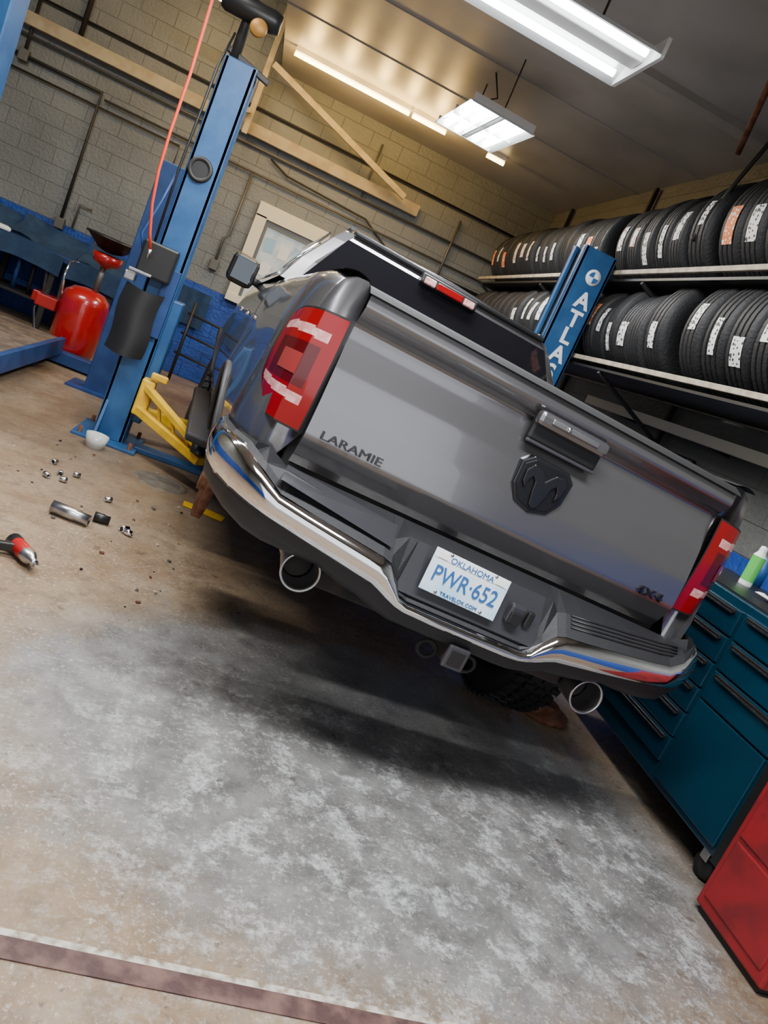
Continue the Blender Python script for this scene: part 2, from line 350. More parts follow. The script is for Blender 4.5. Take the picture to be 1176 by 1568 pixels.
# tail lamps
for s,nm in ((-1,'left'),(1,'right')):
    path=[(.803,-.014),(.85,-.018),(.895,-.014),(.925,.004),(.948,.035),(.962,.075),(.972,.115)]
    def lf(u,w,off=0):
        t=u*(len(path)-1); i=min(int(t),len(path)-2); k=t-i
        x=path[i][0]*(1-k)+path[i+1][0]*k; y=path[i][1]*(1-k)+path[i+1][1]*k
        zt=1.325-.02*u-.05*u**4; zb=.925+.01*u+.05*u**4
        z=zb+(zt-zb)*w
        bul=.014*math.sin(math.pi*w)+.006*math.sin(math.pi*u)+off
        return (s*(x+bul*u),y-bul*(1-u),z)
    def lm_(u,w):
        if u>.96 or w<.02 or w>.98 or u<.02: return 3
        if .19<w-.06*u<.27 and .14<u<.9: return 2
        if .74<w-.06*u<.82 and .14<u<.9: return 2
        if .33<w<.70 and .18<u<.8: return 1
        return 0
    grid('tail_lamp_'+nm,lf,48,60,None,T,mats=[M['redlens'],M['redlens2'],M['whitelens'],M['black']],mf=lm_)
    grid('tail_lamp_cell_'+nm,lambda u,w:lf(.33+.30*u,.42+.18*w,.004),4,4,mat('lens_pink',(.24,.03,.028),.2,0,.5),T)
# bumper
plan=[(-.985,.42),(-1.02,.25),(-1.025,.1),(-1.0,-.03),(-.95,-.115),(-.87,-.17),(-.8,-.195),(-.7,-.21),(-.6,-.22),(-.5,-.228),(-.42,-.232),(-.385,-.234),(-.345,-.236),(-.315,-.238),(-.28,-.24),(-.15,-.242),(0,-.243),(.12,-.242),(.18,-.24),(.215,-.238),(.245,-.236),(.285,-.234),(.32,-.232),(.4,-.232),(.5,-.228),(.6,-.22),(.7,-.21),(.8,-.195),(.87,-.17),(.95,-.115),(1.0,-.03),(1.025,.1),(1.02,.25),(.985,.42)]
def zt_(x): return lerp([-1.02,-.95,-.87,-.84,-.42,-.385,-.345,-.315,-.28,.18,.215,.245,.285,.32,.84,.87,.95,1.02],[.84,.835,.80,.765,.715,.705,.66,.615,.603,.598,.615,.66,.70,.71,.76,.79,.83,.84],x)
def zb_(x): return lerp([-1.02,-.87,-.42,-.33,-.26,.16,.24,.33,.87,1.02],[.70,.672,.605,.57,.555,.551,.565,.60,.665,.70],x)
NP=len(plan)
def bump_fn(i,w):
    x,y=plan[i]; t=zt_(x); b=zb_(x); 
    dx=1 if abs(x)>.95 else 0; sg=-1 if x<0 else 1
    off=.022*math.sin(math.pi*min(max(w,0),1))**.6
    inw=.03*(w**6)
    nx=sg*off*dx; ny=-(off-inw)*(1-dx*.6)
    return (x+nx,y+ny,b+(t-b)*w)
def strip(name,fn,rows,m,smooth=True,parent=T):
    v=[fn(i,j) for i in range(NP) for j in range(rows)]; f=[(i*rows+j,(i+1)*rows+j,(i+1)*rows+j+1,i*rows+j+1) for i in range(NP-1) for j in range(rows-1)]
    return mesh(name,v,f,m,parent,smooth)
b_=strip('bumper_chrome',lambda i,j:bump_fn(i,j/10),11,M['chrome'])
so=b_.modifiers.new('s','SOLIDIFY'); so.thickness=.006
def pad(i,j):
    x,y=plan[i]; t=zt_(x)
    ce=1 if -.345<=x<=.245 else 0
    s_=[(y+.004,t-.01),(y+.03,t+.012),(y*.62-.01,t+.055 if t<.78 else .81),(-.03 if abs(x)<.93 else y+.03,.815 if t<.8 else .85)]
    c_=[(y+.004,t-.01),(y+.03,t+.01),(-.165,.79),(-.03,.815)]
    a=(c_ if ce>.5 else s_)[j]
    yy=a[0]
    if abs(x)>.93: yy=y+.02+.01*j; 
    xx=x if abs(x)<.93 else x*(1-.012*j)
    return (xx,yy,a[1])
strip('bumper_step_pad',pad,4,M['blackpl'],False)
mesh('plate_recess_panel',[(-.335,-.222,.62),(.235,-.222,.615),(.205,-.172,.79),(-.315,-.172,.79)],[(0,1,2,3)],M['greypl'],T)
mesh('step_insert_left',[(-.82,-.195,.793),(-.40,-.205,.738),(-.38,-.10,.795),(-.80,-.08,.826)],[(0,1,2,3)],M['greypl'],T)
for fr in (.15,.4,.65,.9):
    pts=[]
    for x in (.34,.45,.6,.75,.84):
        y=lerp([p[0] for p in plan[16:]],[p[1] for p in plan[16:]],x); t=zt_(x); pts.append((x,(y+.03)*(1-fr)+(y*.62-.01)*fr,(t+.012)*(1-fr)+(t+.055)*fr+.002))
    tube('step_rib',pts,.004,M['black'],T,6)
def val(i,j):
    x,y=plan[i]; b=zb_(x); lift=.03*math.exp(-((abs(x)-.61)/.1)**2); h=lerp([0,.3,.6,.9,1.02],[.06,.07,.095,.10,.07],abs(x))
    return [(x,y+.002,b+.012),(x*.998,y+.008,b-.03),(x*.99,y+.03,b-h*.7+lift),(x*.975,y+.10,b-h+lift)][j]
strip('bumper_valance',val,4,M['blackpl'])
PL=bpy.data.objects.new('licence_plate',None); PL.location=(-.115,-.222,.728); PL.rotation_euler=(rd(-9),rd(1.5),0); link(PL,T)
box('plate_body',(0,0,0),(.30,.004,.148),M['plate'],PL,.002)
box('plate_band',(0,-.0025,.058),(.29,.002,.03),mat('plate_top_white',(.8,.84,.86),.35),PL)
text('plate_state','OKLAHOMA',.028,M['plateblue'],PL,(0,-.004,.052),(rd(90),0,0),.001,1.1,off=0)
text('plate_number','PWR·652',.078,M['plateblue'],PL,(0,-.004,-.008),(rd(90),0,0),.0015,.84,off=.002)
text('plate_site','TRAVELOK.COM',.018,M['plateblue'],PL,(0,-.004,-.062),(rd(90),0,0),.001,1.1,off=0)
box('plate_sticker_left',(-.115,-.004,.055),(.035,.002,.02),M['paper'],PL); box('plate_sticker_right',(.115,-.004,.055),(.035,.002,.02),M['paper'],PL)
for x in (-.09,.09):
    for z in (-.064,.068): lathe('plate_bolt',[(0,-.004),(.006,-.003),(.006,.002)],M['satin'],PL,(x,-.002,z),'Y',10)
box('trailer_plug',(.105,-.215,.70),(.065,.03,.075),M['greypl'],T,.012); box('trailer_plug_lid',(.105,-.232,.69),(.05,.012,.045),M['black'],T,.008)
box('plug_small',(.165,-.21,.70),(.03,.02,.06),M['black'],T,.008)
for s,nm,zz_ in ((-1,'left',.518),(1,'right',.49)):
    lathe('exhaust_tip_'+nm,[(.046,.45),(.050,.2),(.066,.02),(.070,0),(.070,-.008),(.064,-.01),(.060,.0),(.052,.12),(.045,.4)],M['satin'],T,(s*.61,-.10,zz_),'Y',32)
    lathe('exhaust_inner_'+nm,[(.05,0),(.04,.0),(0,.0)],M['under'],T,(s*.61,.0,zz_),'Y',24)
    tube('exhaust_pipe_'+nm,[(s*.61,.3,zz_),(s*.6,.6,.53),(s*.35,1.0,.55),(s*.3,1.9,.45)],.035,M['rust'],T)
box('hitch_receiver',(-.03,-.12,.485),(.07,.26,.07),M['under'],T,.006); box('hitch_opening',(-.03,-.252,.485),(.052,.01,.052),M['black'],T)
box('hitch_collar',(-.03,-.245,.485),(.082,.02,.082),M['greypl'],T,.006)
box('hitch_crossbar',(0,.05,.50),(1.1,.09,.09),M['under'],T,.01)
for s in (-1,1):
    tube('chain_loop',[(-.03+s*.08+s*.035*math.sin(a),-.18,.46+.03*math.cos(a)) for k,a in enumerate([2*math.pi*k/12 for k in range(12)])],.007,M['under'],T,6,closed=True)
    box('frame_rail',(s*.48,2.7,.52),(.09,5.2,.14),M['under'],T,.01)
box('underbody_pan',(0,2.8,.66),(1.7,5.3,.06),M['under'],T)
tube('rear_axle',[(-.85,1.2,.40),(.85,1.2,.40)],.055,M['under'],T,16); lathe('differential',[(0,-.14),(.1,-.12),(.15,0),(.1,.12),(0,.14)],M['under'],T,(0,1.2,.40),'Y',20)
lathe('spare_tire',[(.2,-.09),(.27,-.11),(.34,-.1),(.375,-.07),(.375,.07),(.34,.1),(.27,.11),(.2,.09)],M['rubber'],T,(0,.62,.60),'Z',40)
def tire_prof(Rr,w):
    h=w/2; p=[(Rr*.58,-h*.72),(Rr*.62,-h*.92),(Rr*.78,-h),(Rr*.92,-h*.96),(Rr*.975,-h*.84),(Rr,-h*.72)]
    for c in (-.42,0,.42):
        p+=[(Rr,(c-.07)*h),(Rr-.010,(c-.05)*h),(Rr-.010,(c+.05)*h),(Rr,(c+.07)*h)]
    p+=[(Rr,h*.72),(Rr*.975,h*.84),(Rr*.92,h*.96),(Rr*.78,h),(Rr*.62,h*.92),(Rr*.58,h*.72),(Rr*.66,h*.55),(Rr*.9,h*.4),(Rr*.9,-h*.4),(Rr*.66,-h*.55)]
    return p
def wheel(name,x,y,z,s):
    w=bpy.data.objects.new(name,None); w.location=(x,y,z); link(w,T)
    lathe('tire',tire_prof(.405,.285),M['rubber'],w,(0,0,0),'X',56,closed=True)
    vv=[];ff=[]
    for k in range(44):
        for c in (-.105,-.035,.035,.105):
            a=2*math.pi*(k+(.5 if abs(c)>.1 else 0))/44; sk=.02 if c>0 else -.02
            for (da,dx,r_) in ((-.045,-.026,.40),(.045,-.026,.40),(.045,.026,.40),(-.045,.026,.40),(-.04,-.024,.417),(.04,-.024,.417),(.04,.024,.417),(-.04,.024,.417)):
                aa=a+da+dx*sk*20; vv.append((c+dx,r_*math.cos(aa),r_*math.sin(aa)))
            b=len(vv)-8; ff+=[(b+4,b+5,b+6,b+7),(b,b+1,b+5,b+4),(b+1,b+2,b+6,b+5),(b+2,b+3,b+7,b+6),(b+3,b,b+4,b+7)]
    mesh('tread_blocks',vv,ff,M['rubber'],w)
    lathe('rim',[(.24,.10),(.235,-.1),(.2,-.08),(.2,.05),(.05,.07),(0,.07)],M['satin'],w,(0,0,0),'X',32,rot=(0,0,0 if s>0 else math.pi))
def local_on_floor(x,y,r):
    p=eu@Vector((x,y,0)); return (r+.012-p.z)/ (eu.to_3x3()@Vector((0,0,1))).z
wheel('wheel_rear_right',.92,1.05,local_on_floor(.92,1.05,.405),1)
wheel('wheel_front_right',.86,4.87,local_on_floor(.86,4.87,.405),1)
wheel('wheel_front_left',-.86,4.87,local_on_floor(-.86,4.87,.405),-1)
lathe('rear_hub_left',[(0,-.05),(.06,-.05),(.06,-.02),(.19,-.02),(.19,.02),(.05,.03),(.05,.1)],M['rust'],T,(-.88,1.2,.40),'X',28)
for s in (-1,1):
    box('running_board',(s*.98,3.0,.44),(.14,2.3,.05),M['blackpl'],T,.015)
    tube('mirror_arm',[(s*.92,3.75,1.42),(s*1.03,3.68,1.43)],.03,M['blackpl'],T)
    box('mirror_housing',(s*1.10,3.66,1.46),(.21,.12,.23),M['black'],T,.045)
    box('mirror_glass',(s*1.10,3.598,1.46),(.15,.006,.17),M['mirror'],T,.02)
    box('mirror_cap',(s*1.10,3.71,1.48),(.20,.06,.18),M['chrome'],T,.03)
for s in (-1,1):
    for y in (2.3,3.35): box('door_handle',(s*1.005,y,1.2),(.03,.2,.03),M['chrome'],T,.01)
# ------------------------------------------------------------------ TWO POST LIFT
LF=empty('two_post_lift')
def column(nm,x0,x1,y0,open_dir,top,m,y1=None):
    y1=y1 or y0+.28; t=.03
    xa,xb=x0,x1
    bev(box2('column_front_'+nm,(xa,y0,.02),(xb,y0+t,top),m,LF),.008)
    box2('column_rear_'+nm,(xa,y1-t,.02),(xb,y1,top),m,LF,.008)
    xo=xa if open_dir>0 else xb-t
    box2('column_back_'+nm,(xo,y0,.02),(xo+t,y1,top),m,LF,.006)
    xi=xb-.03 if open_dir>0 else xa
    box2('column_lip_front_'+nm,(xi,y0,.02),(xi+.03,y0+.07,top),m,LF,.004)
    box2('column_lip_rear_'+nm,(xi,y1-.07,.02),(xi+.03,y1,top),m,LF,.004)
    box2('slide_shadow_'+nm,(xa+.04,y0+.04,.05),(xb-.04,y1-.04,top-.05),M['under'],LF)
    box2('base_plate_'+nm,(xa-.12,y0-.14,0),(xb+.12,y1+.14,.022),m,LF,.004)
    for sx in (xa-.07,xb+.07):
        for sy in (y0-.09,y1+.09): lathe('anchor_bolt',[(0,.05),(.015,.05),(.015,0)],M['rust'],LF,(sx,sy,.02),'Z',8)
    mesh('gusset_'+nm,[(xa+.02,y0,.3),(xa+.02,y0-.11,.022),(xa+.02,y0,.022),(xa+.04,y0,.3),(xa+.04,y0-.11,.022),(xa+.04,y0,.022)],[(0,1,2),(5,4,3),(0,3,4,1),(1,4,5,2),(2,5,3,0)],m,LF)
column('left',-.765,-.54,5.9,1,2.80,M['blue'])
column('right',2.13,2.41,5.9,-1,2.78,M['blue'])
box2('carriage_left',(-.62,5.95,.2),(-.47,6.13,1.15),M['blue'],LF,.01)
box2('carriage_right',(2.05,5.95,.2),(2.17,6.13,1.0),M['blue'],LF,.01)
def beam(name,a,b,w,h,m,parent):
    a=Vector(a);b=Vector(b); o=box(name,(a+b)/2,((b-a).length,w,h),m,parent,.006)
    o.rotation_mode='QUATERNION'; o.rotation_quaternion=(b-a).to_track_quat('X','Z'); return o
beam('swing_arm_upper',(-.50,5.85,.50),(.0,5.45,.30),.07,.045,M['yellow'],LF)
beam('swing_arm_lower',(-.50,5.85,.32),(.04,5.42,.22),.09,.06,M['yellow'],LF)
box('arm_pivot',(-.5,5.88,.42),(.10,.12,.28),M['yellow'],LF,.015)
for t in (.25,.5,.75): beam('arm_gusset',(-.5+.5*t,5.85-.4*t,.48-.2*t),(-.5+.5*t+.05,5.85-.4*t,.31-.07*t),.05,.02,M['yellow'],LF)
beam('swing_arm_far',(-.48,6.15,.25),(.25,6.6,.22),.1,.09,M['yellow'],LF)
lathe('arm_pad',[(0,.06),(.06,.06),(.06,0)],M['black'],LF,(.0,5.44,.27),'Z',16)
beam('swing_arm_right',(2.1,5.88,.25),(1.6,5.4,.2),.1,.09,M['yellow'],LF)
box('arm_lock_bracket',(-.44,5.83,.60),(.12,.05,.05),M['yellow'],LF,.01)
box2('floor_cable_cover',(-.45,5.90,.0),(2.1,6.05,.04),M['blue'],LF,.006)
lathe('column_port_rim',[(.055,-.005),(.06,-.02),(.082,-.022),(.087,0)],M['dkpipe'],LF,(-.67,5.895,2.05),'Y',28)
lathe('column_port',[(0,-.006),(.06,-.006)],M['black'],LF,(-.67,5.893,2.05),'Y',28)
bev(box('power_unit_box',(-.72,5.83,1.36),(.24,.13,.24),M['black'],LF),.015)
box('control_lever',(-.80,5.77,1.25),(.16,.02,.02),M['satin'],LF,.005); box('valve_block',(-.86,5.82,1.2),(.08,.08,.06),M['satin'],LF,.01)
grid('hanging_pouch',lambda u,w:(-.87+.27*u+.01*math.sin(w*7),5.80-.05*math.sin(math.pi*u)*(1-.3*w),.68+.48*w-.02*math.sin(3*u)),10,10,M['black'],LF)
box('latch_plate',(-.60,5.885,1.1),(.1,.02,.5),M['bluedk'],LF,.004)
tube('hydraulic_hose',[(-.80,5.84,1.3),(-.88,5.82,1.5),(-.83,5.85,1.75),(-.80,5.9,2.0)],.012,M['bluedk'],LF,8)
tube('power_cable',[(-.79,5.88,1.45),(-.80,5.88,2.0),(-.785,5.88,2.7),(-.76,5.95,2.95)],.009,M['black'],LF,8)
tube('column_extension',[(-.72,6.0,2.75),(-.72,6.0,3.5)],.035,M['dkpipe'],LF,12)
lathe('hoist_motor',[(0,-.2),(.06,-.2),(.075,-.17),(.075,.15),(.06,.2),(0,.2)],M['black'],LF,(-.70,5.95,3.12),'X',20)
lathe('hoist_pulley',[(0,-.02),(.05,-.02),(.06,0),(.05,.02),(0,.02)],M['orange'],LF,(-.62,5.85,3.02),'Y',24)
beam('overhead_bracket',(-.78,6.0,2.86),(-.45,6.0,2.77),.04,.04,M['dkpipe'],LF)
zl=[2.39,2.24,2.10,1.95,1.80]
for ch,z in zip('ATLAS',zl): text('column_letter',ch,.175,M['white_ink'],LF,(2.295,5.896,z),(rd(90),0,0),.002,off=.03)
lathe('round_emblem',[(0,-.004),(.062,-.004),(.062,0)],M['white_ink'],LF,(2.29,5.898,2.58),'Y',28); 
for a in range(4): 
    aa=math.pi/2*a; mm_=M['plateblue'] if a%2 else M['white_ink']
    mesh('emblem_quarter',[(2.29,5.892,2.58)]+[(2.29+.042*math.cos(aa+k*math.pi/12),5.892,2.58+.042*math.sin(aa+k*math.pi/12)) for k in range(7)],[(0,k+2,k+1) for k in range(6)],mm_,LF)
L4=empty('four_post_lift')
bev(box2('post_far',(-1.16,7.4,0),(-.86,7.62,2.14),M['bluedk'],L4),.01); box2('post_far_base',(-1.3,7.3,0),(-.8,7.7,.02),M['bluedk'],L4)
bev(box2('post_near',(-2.05,4.9,0),(-1.72,5.15,3.6),M['blue'],L4),.01); box2('post_near_base',(-2.15,4.8,0),(-1.62,5.25,.02),M['blue'],L4)
box2('runway',(-2.15,5.2,.16),(-1.60,8.05,.26),M['brown'],L4,.006)
box2('runway_edge',(-1.60,5.2,.12),(-1.55,8.05,.28),M['bluedk'],L4,.004)
box2('runway_far',(-3.7,5.2,.16),(-3.1,8.05,.26),M['brown'],L4,.006)
box2('crossbeam',(-3.8,8.05,.02),(-.9,8.2,.14),M['bluedk'],L4,.008)
for x in (-1.7,-2.05): box2('runway_leg',(x-.05,7.6,0),(x+.05,7.7,.17),M['bluedk'],L4)
box2('runway_leg',(-1.9,5.3,0),(-1.8,5.4,.17),M['bluedk'],L4); box2('runway_leg',(-3.5,5.3,0),(-3.4,5.4,.17),M['bluedk'],L4)
# ------------------------------------------------------------------ waste oil drainer
D=empty('waste_oil_drainer',(-1.56,8.45,0))
lathe('tank',[(0,.08),(.15,.08),(.21,.1),(.235,.15),(.235,.62),(.22,.70),(.15,.76),(.05,.78),(0,.78)],M['redtank'],D,(0,0,0),'Z',32)
tube('stem',[(.05,0,.76),(.05,0,1.05)],.03,M['pipe'],D)
lathe('drain_funnel',[(.03,0),(.05,.02),(.13,.05),(.15,.14),(.14,.14),(.1,.06)],M['redtank'],D,(.06,0,1.02),'Z',28)
lathe('drain_bowl',[(.04,0),(.12,.02),(.25,.13),(.27,.13),(.265,.15),(.24,.15),(.1,.05),(0,.04)],M['black'],D,(.06,0,1.18),'Z',32)
box('filter_box',(-.33,-.05,.5),(.2,.15,.12),M['redtank'],D,.01)
for s in (-1,1):
    lathe('castor',[(0,-.015),(.045,-.015),(.045,.015),(0,.015)],M['black'],D,(s*.16,-.12,.045),'X',16); 
    tube('frame_leg',[(s*.16,-.12,.05),(s*.16,-.1,.12)],.015,M['black'],D)
lathe('castor',[(0,-.015),(.045,-.015),(.045,.015),(0,.015)],M['black'],D,(0,.16,.045),'X',16)
tube('push_handle',[(-.22,.0,.55),(-.27,0,.8),(-.27,.05,.95),(-.2,.1,.97)],.012,M['chrome'],D,8)
tube('drain_hose',[(-.2,-.1,.2),(-.32,-.2,.15),(-.42,-.1,.4),(-.36,-.05,.62)],.013,M['black'],D,8)
# ------------------------------------------------------------------ workbench with covers
W=empty('workbench',(0,0,0))
box2('top',(-4.6,9.55,.84),(-1.45,10.4,.9),M['bluedk'],W,.005)
box2('shelf',(-4.5,9.65,.3),(-1.55,10.35,.33),M['dkpipe'],W)
for x in (-4.5,-3.6,-2.9,-2.2,-1.55):
    for y in (9.62,10.3): box2('leg',(x-.03,y-.03,0),(x+.03,y+.03,.84),M['dkpipe'],W)
for k in range(16): tube('stored_rod',[(-4.3+.17*k+random.uniform(-.03,.03),9.75,.33),(-4.3+.17*k+random.uniform(-.1,.1),9.72,.8)],.016+.012*random.random(),random.choice([M['dkpipe'],M['bluedk'],M['pipe']]),W,8)
for k in range(4):
    x0=-4.4+.78*k
    grid('fender_cover',lambda u,w:(x0+.76*u+.02*math.sin(5*w),10.30-.35*w*w-.03*math.sin(u*11+k),1.14+.03*math.sin(u*3+k)-.24*w+.02*math.sin(u*9)*w),20,12,M['cloth'],W)
    grid('fender_cover_drop',lambda u,w:(x0+.72*u,9.53-.02*math.sin(u*11+k),.905-.22*w+.02*math.sin(u*4)),16,6,M['cloth'],W)
box('paper_rags',(-2.95,9.75,.93),(.3,.22,.05),M['paper'],W,.02,rot=(0,0,.4)); box('red_box',(-2.2,9.75,.37),(.3,.25,.12),M['redtank'],W,.01)
WC=empty('hanging_cover_cloth')
grid('cloth',lambda u,w:(-.95+.42*u,10.40-.04*math.sin(u*9),1.12-.45*w),12,8,M['cloth'],WC)
RK=empty('pipe_rack')
for z in (.35,.6,.85): tube('rack_bar',[(-.7,9.9,z),(.3,9.85,z-.05)],.015,M['dkpipe'],RK)
for x in (-.65,-.1,.25): tube('rack_post',[(x,9.9,0),(x,9.9,1.0)],.02,M['dkpipe'],RK)
# ------------------------------------------------------------------ wall fittings
BR=empty('roof_brace')
beam('brace_board',(-.78,10.1,3.86),(1.22,10.15,3.20),.04,.075,M['wooddk'],BR)
beam('brace_post',(-.84,10.25,3.05),(-.84,10.25,4.9),.06,.07,M['wooddk'],BR)
beam('brace_tie',(-.84,10.15,3.3),(-1.3,10.3,3.12),.05,.06,M['wooddk'],BR)
CD=empty('conduit_run')
box2('ledger_board',(-4.8,10.37,3.09),(1.48,10.495,3.23),M['wooddk'],CD,.006)
Yp=10.45
def pipe(p,r=.016,m='pipe'): tube('conduit',[(x,Yp,z) for x,z in p],r,M[m],CD,8)
pipe([(-4.9,3.0),(2.9,3.0)]); pipe([(-4.9,2.78),(-2.5,2.78),(-2.5,1.15)],.022,'dkpipe'); pipe([(-2.45,2.72),(3.1,2.72)],.014)
pipe([(-4.9,3.42),(3.0,3.42)],.014,'dkpipe'); pipe([(-.6,2.7),(-.6,1.9),(-.65,1.85),(-.65,1.5)]); pipe([(-.45,2.95),(-.2,2.85),(.9,2.80),(1.8,2.3),(3.1,2.3)],.012,'dkpipe')
pipe([(1.0,2.55),(3.1,2.55)],.02,'dkpipe'); pipe([(2.05,2.3),(2.05,3.3)],.018); pipe([(.75,3.0),(.75,3.7)],.012); pipe([(-3.4,3.4),(-3.4,2.8)],.02,'dkpipe'); pipe([(-3.9,4.4),(-3.9,3.3)],.014)
pipe([(-2.35,1.2),(-2.35,1.5),(-2.2,1.5)],.014); pipe([(-4.9,1.9),(-4.2,1.9),(-4.2,3.9)],.018,'dkpipe')
pipe([(-4.9,2.62),(-1.5,2.62),(-1.5,2.3),(-1.3,2.2)],.012,'dkpipe'); pipe([(-2.9,4.9),(-2.9,3.25)],.03,'dkpipe')
for p in ((-2.5,1.2),(-2.0,1.2),(-.65,1.5),(1.8,2.3),(-3.4,2.78)): box('junction_box',(p[0],10.45,p[1]),(.11,.08,.13),M['pipe'],CD,.008)
WN=empty('window_1')
box2('frame_top',(-.385,10.38,2.27),(.56,10.5,2.45),M['cream'],WN,.006); box2('frame_left',(-.385,10.38,1.25),(-.24,10.5,2.3),M['cream'],WN,.006); box2('frame_right',(.42,10.38,1.25),(.56,10.5,2.3),M['cream'],WN,.006); box2('frame_bottom',(-.385,10.36,1.17),(.56,10.5,1.27),M['cream'],WN,.006)
box2('pane',(-.24,10.46,1.25),(.42,10.47,2.28),mat('window_lit_office',(.4,.42,.4),.3,0,.5,emit=(.8,.85,.8),es=.25,var=(.2,.24,.25),vs=5),WN)
box2('inner_frame',(-.24,10.42,2.2),(.42,10.46,2.27),M['pipe'],WN); box2('inner_frame_l',(-.24,10.42,1.27),(-.2,10.46,2.2),M['pipe'],WN)
for k,(x,z) in enumerate(((-.1,2.0),(.1,1.98),(.27,2.02),(-.05,1.7),(.17,1.65),(.0,1.45))): box('poster',(x,10.45,z),(.13,.006,.17),M['paper'] if k%2 else mat('poster_blue%d'%k,(.3,.5,.65),.5),WN,0,rot=(0,rd(random.uniform(-4,4)),0))
# ------------------------------------------------------------------ lights
def area(name,loc,sx,sy,pw,col,rot=(0,0,0),parent=None):
    L=bpy.data.lights.new(name,'AREA'); L.shape='RECTANGLE'; L.size=sx; L.size_y=sy; L.energy=pw; L.color=col
    o=bpy.data.objects.new(name,L); o.location=loc; o.rotation_euler=rot; return link(o,parent)
def point(name,loc,pw,col,r=.05,parent=None):
    L=bpy.data.lights.new(name,'POINT'); L.energy=pw; L.color=col; L.shadow_soft_size=r
    o=bpy.data.objects.new(name,L); o.location=loc; return link(o,parent)
FX=empty('fluorescent_ceiling_light')
for (a_,b_) in ((-.55,.80),(.84,1.25),(1.78,2.0)):
    tube('tube',[(a_,9.2,3.84),(b_,9.2,3.84)],.022,M['tubew'],FX,12); box2('batten',(a_,9.17,3.87),(b_,9.23,3.92),M['white'],FX)
for x in (-.4,.0,.4,.75,1.1): point('lamp',(x,9.16,3.70),18,(1,.60,.16),.06,FX)
HT=empty('fluorescent_ceiling_light.001')
tube('tube',[(-2.1,9.2,4.0),(-1.0,9.2,3.96)],.03,M['tubew'],HT,12); box('batten',(-1.55,9.2,4.04),(1.15,.08,.05),M['white'],HT)
for x in (-2.0,-1.1): tube('chain',[(x,9.2,4.06),(x,9.2,5.2)],.008,M['dkpipe'],HT,6)
for x in (-1.9,-1.5,-1.1): point('lamp',(x,9.1,3.9),17,(1,.68,.30),.06,HT)
FL=empty('fluorescent_ceiling_light.002'); box('batten',(-3,4.5,5.15),(2.4,.3,.1),M['white'],FL); 
area('lamp',(-3,4.5,5.08),2.4,.3,290,(1,.98,.93),parent=FL)
HB=empty('hanging_shop_light',(1.22,7.0,3.45),(0,0,rd(4)))
mesh('hood',[(-.22,-.5,.07),(.22,-.5,.07),(.22,.5,.07),(-.22,.5,.07),(-.3,-.52,0),(.3,-.52,0),(.3,.52,0),(-.3,.52,0)],[(0,1,2,3),(0,4,5,1),(1,5,6,2),(2,6,7,3),(3,7,4,0)],M['refl'],HB)
for s in (-1,1):
    box('reflector_wall',(s*.02,0,.03),(.012,1.0,.05),M['white'],HB)
    for t in (.09,.2): tube('lamp_tube',[(s*t,-.46,.03),(s*t,.46,.03)],.034,M['tube'],HB,10)
for y in (-.51,0,.51): box('end_plate',(0,y,.035),(.56,.012,.07),M['white'],HB)
area('lamp',(0,0,-.03),.5,.9,100,(.92,.96,1),parent=HB)
for s in (-1,1): tube('chain',[(0,s*.45,.07),(0,s*.45,.47)],.006,M['dkpipe'],HB,6)
tube('power_cord',[(0,.1,.07),(-.1,.1,.2),(.05,.1,.3),(-.05,.1,.47)],.008,M['black'],HB,6)
def strip_fix(name,loc,pw):
    SF=empty(name,loc)
    mesh('hood',[(-1.2,-.14,.09),(1.19,-.14,.09),(1.19,.14,.09),(-1.2,.14,.09),(-1.2,-.3,0),(1.19,-.3,0),(1.19,.3,0),(-1.2,.3,0)],[(0,1,2,3),(0,4,5,1),(1,5,6,2),(2,6,7,3),(3,7,4,0)],M['refl'],SF)
    for y in (-.19,.19): tube('lamp_tube',[(-1.16,y,.02),(1.14,y,.02)],.02,M['tube'],SF,12)
    box('ballast_cover',(0,0,.05),(2.36,.14,.05),M['white'],SF,.01)
    for x in (-1.2,1.19): box('end_cap',(x,0,.045),(.02,.56,.1),M['white'],SF)
    area('lamp',(0,0,-.03),2.3,.5,pw,(.95,.97,1),parent=SF)
    for x in (-.9,.9): tube('chain',[(x,0,.09),(x,0,ZC-loc[2])],.007,M['dkpipe'],SF,6)
strip_fix('strip_light_fixture',(.2,4.3,3.3),190)
strip_fix('added_fill_fixture',(.4,1.2,3.4),240)  # added fixture out of view, fills the truck's shadow on the near floor
AH=empty('air_hose')
hp=[(-.66,5.4,3.92),(-.89,5.5,2.95),(-.87,5.5,2.5),(-.87,5.5,2.15),(-.86,5.5,1.9),(-.84,5.55,1.7),(-.80,5.6,1.52),(-.77,5.65,1.42)]
tube('hose',hp,.010,M['hose'],AH,8); tube('coupler',[(-.77,5.65,1.42),(-.77,5.66,1.36)],.012,M['satin'],AH,8)
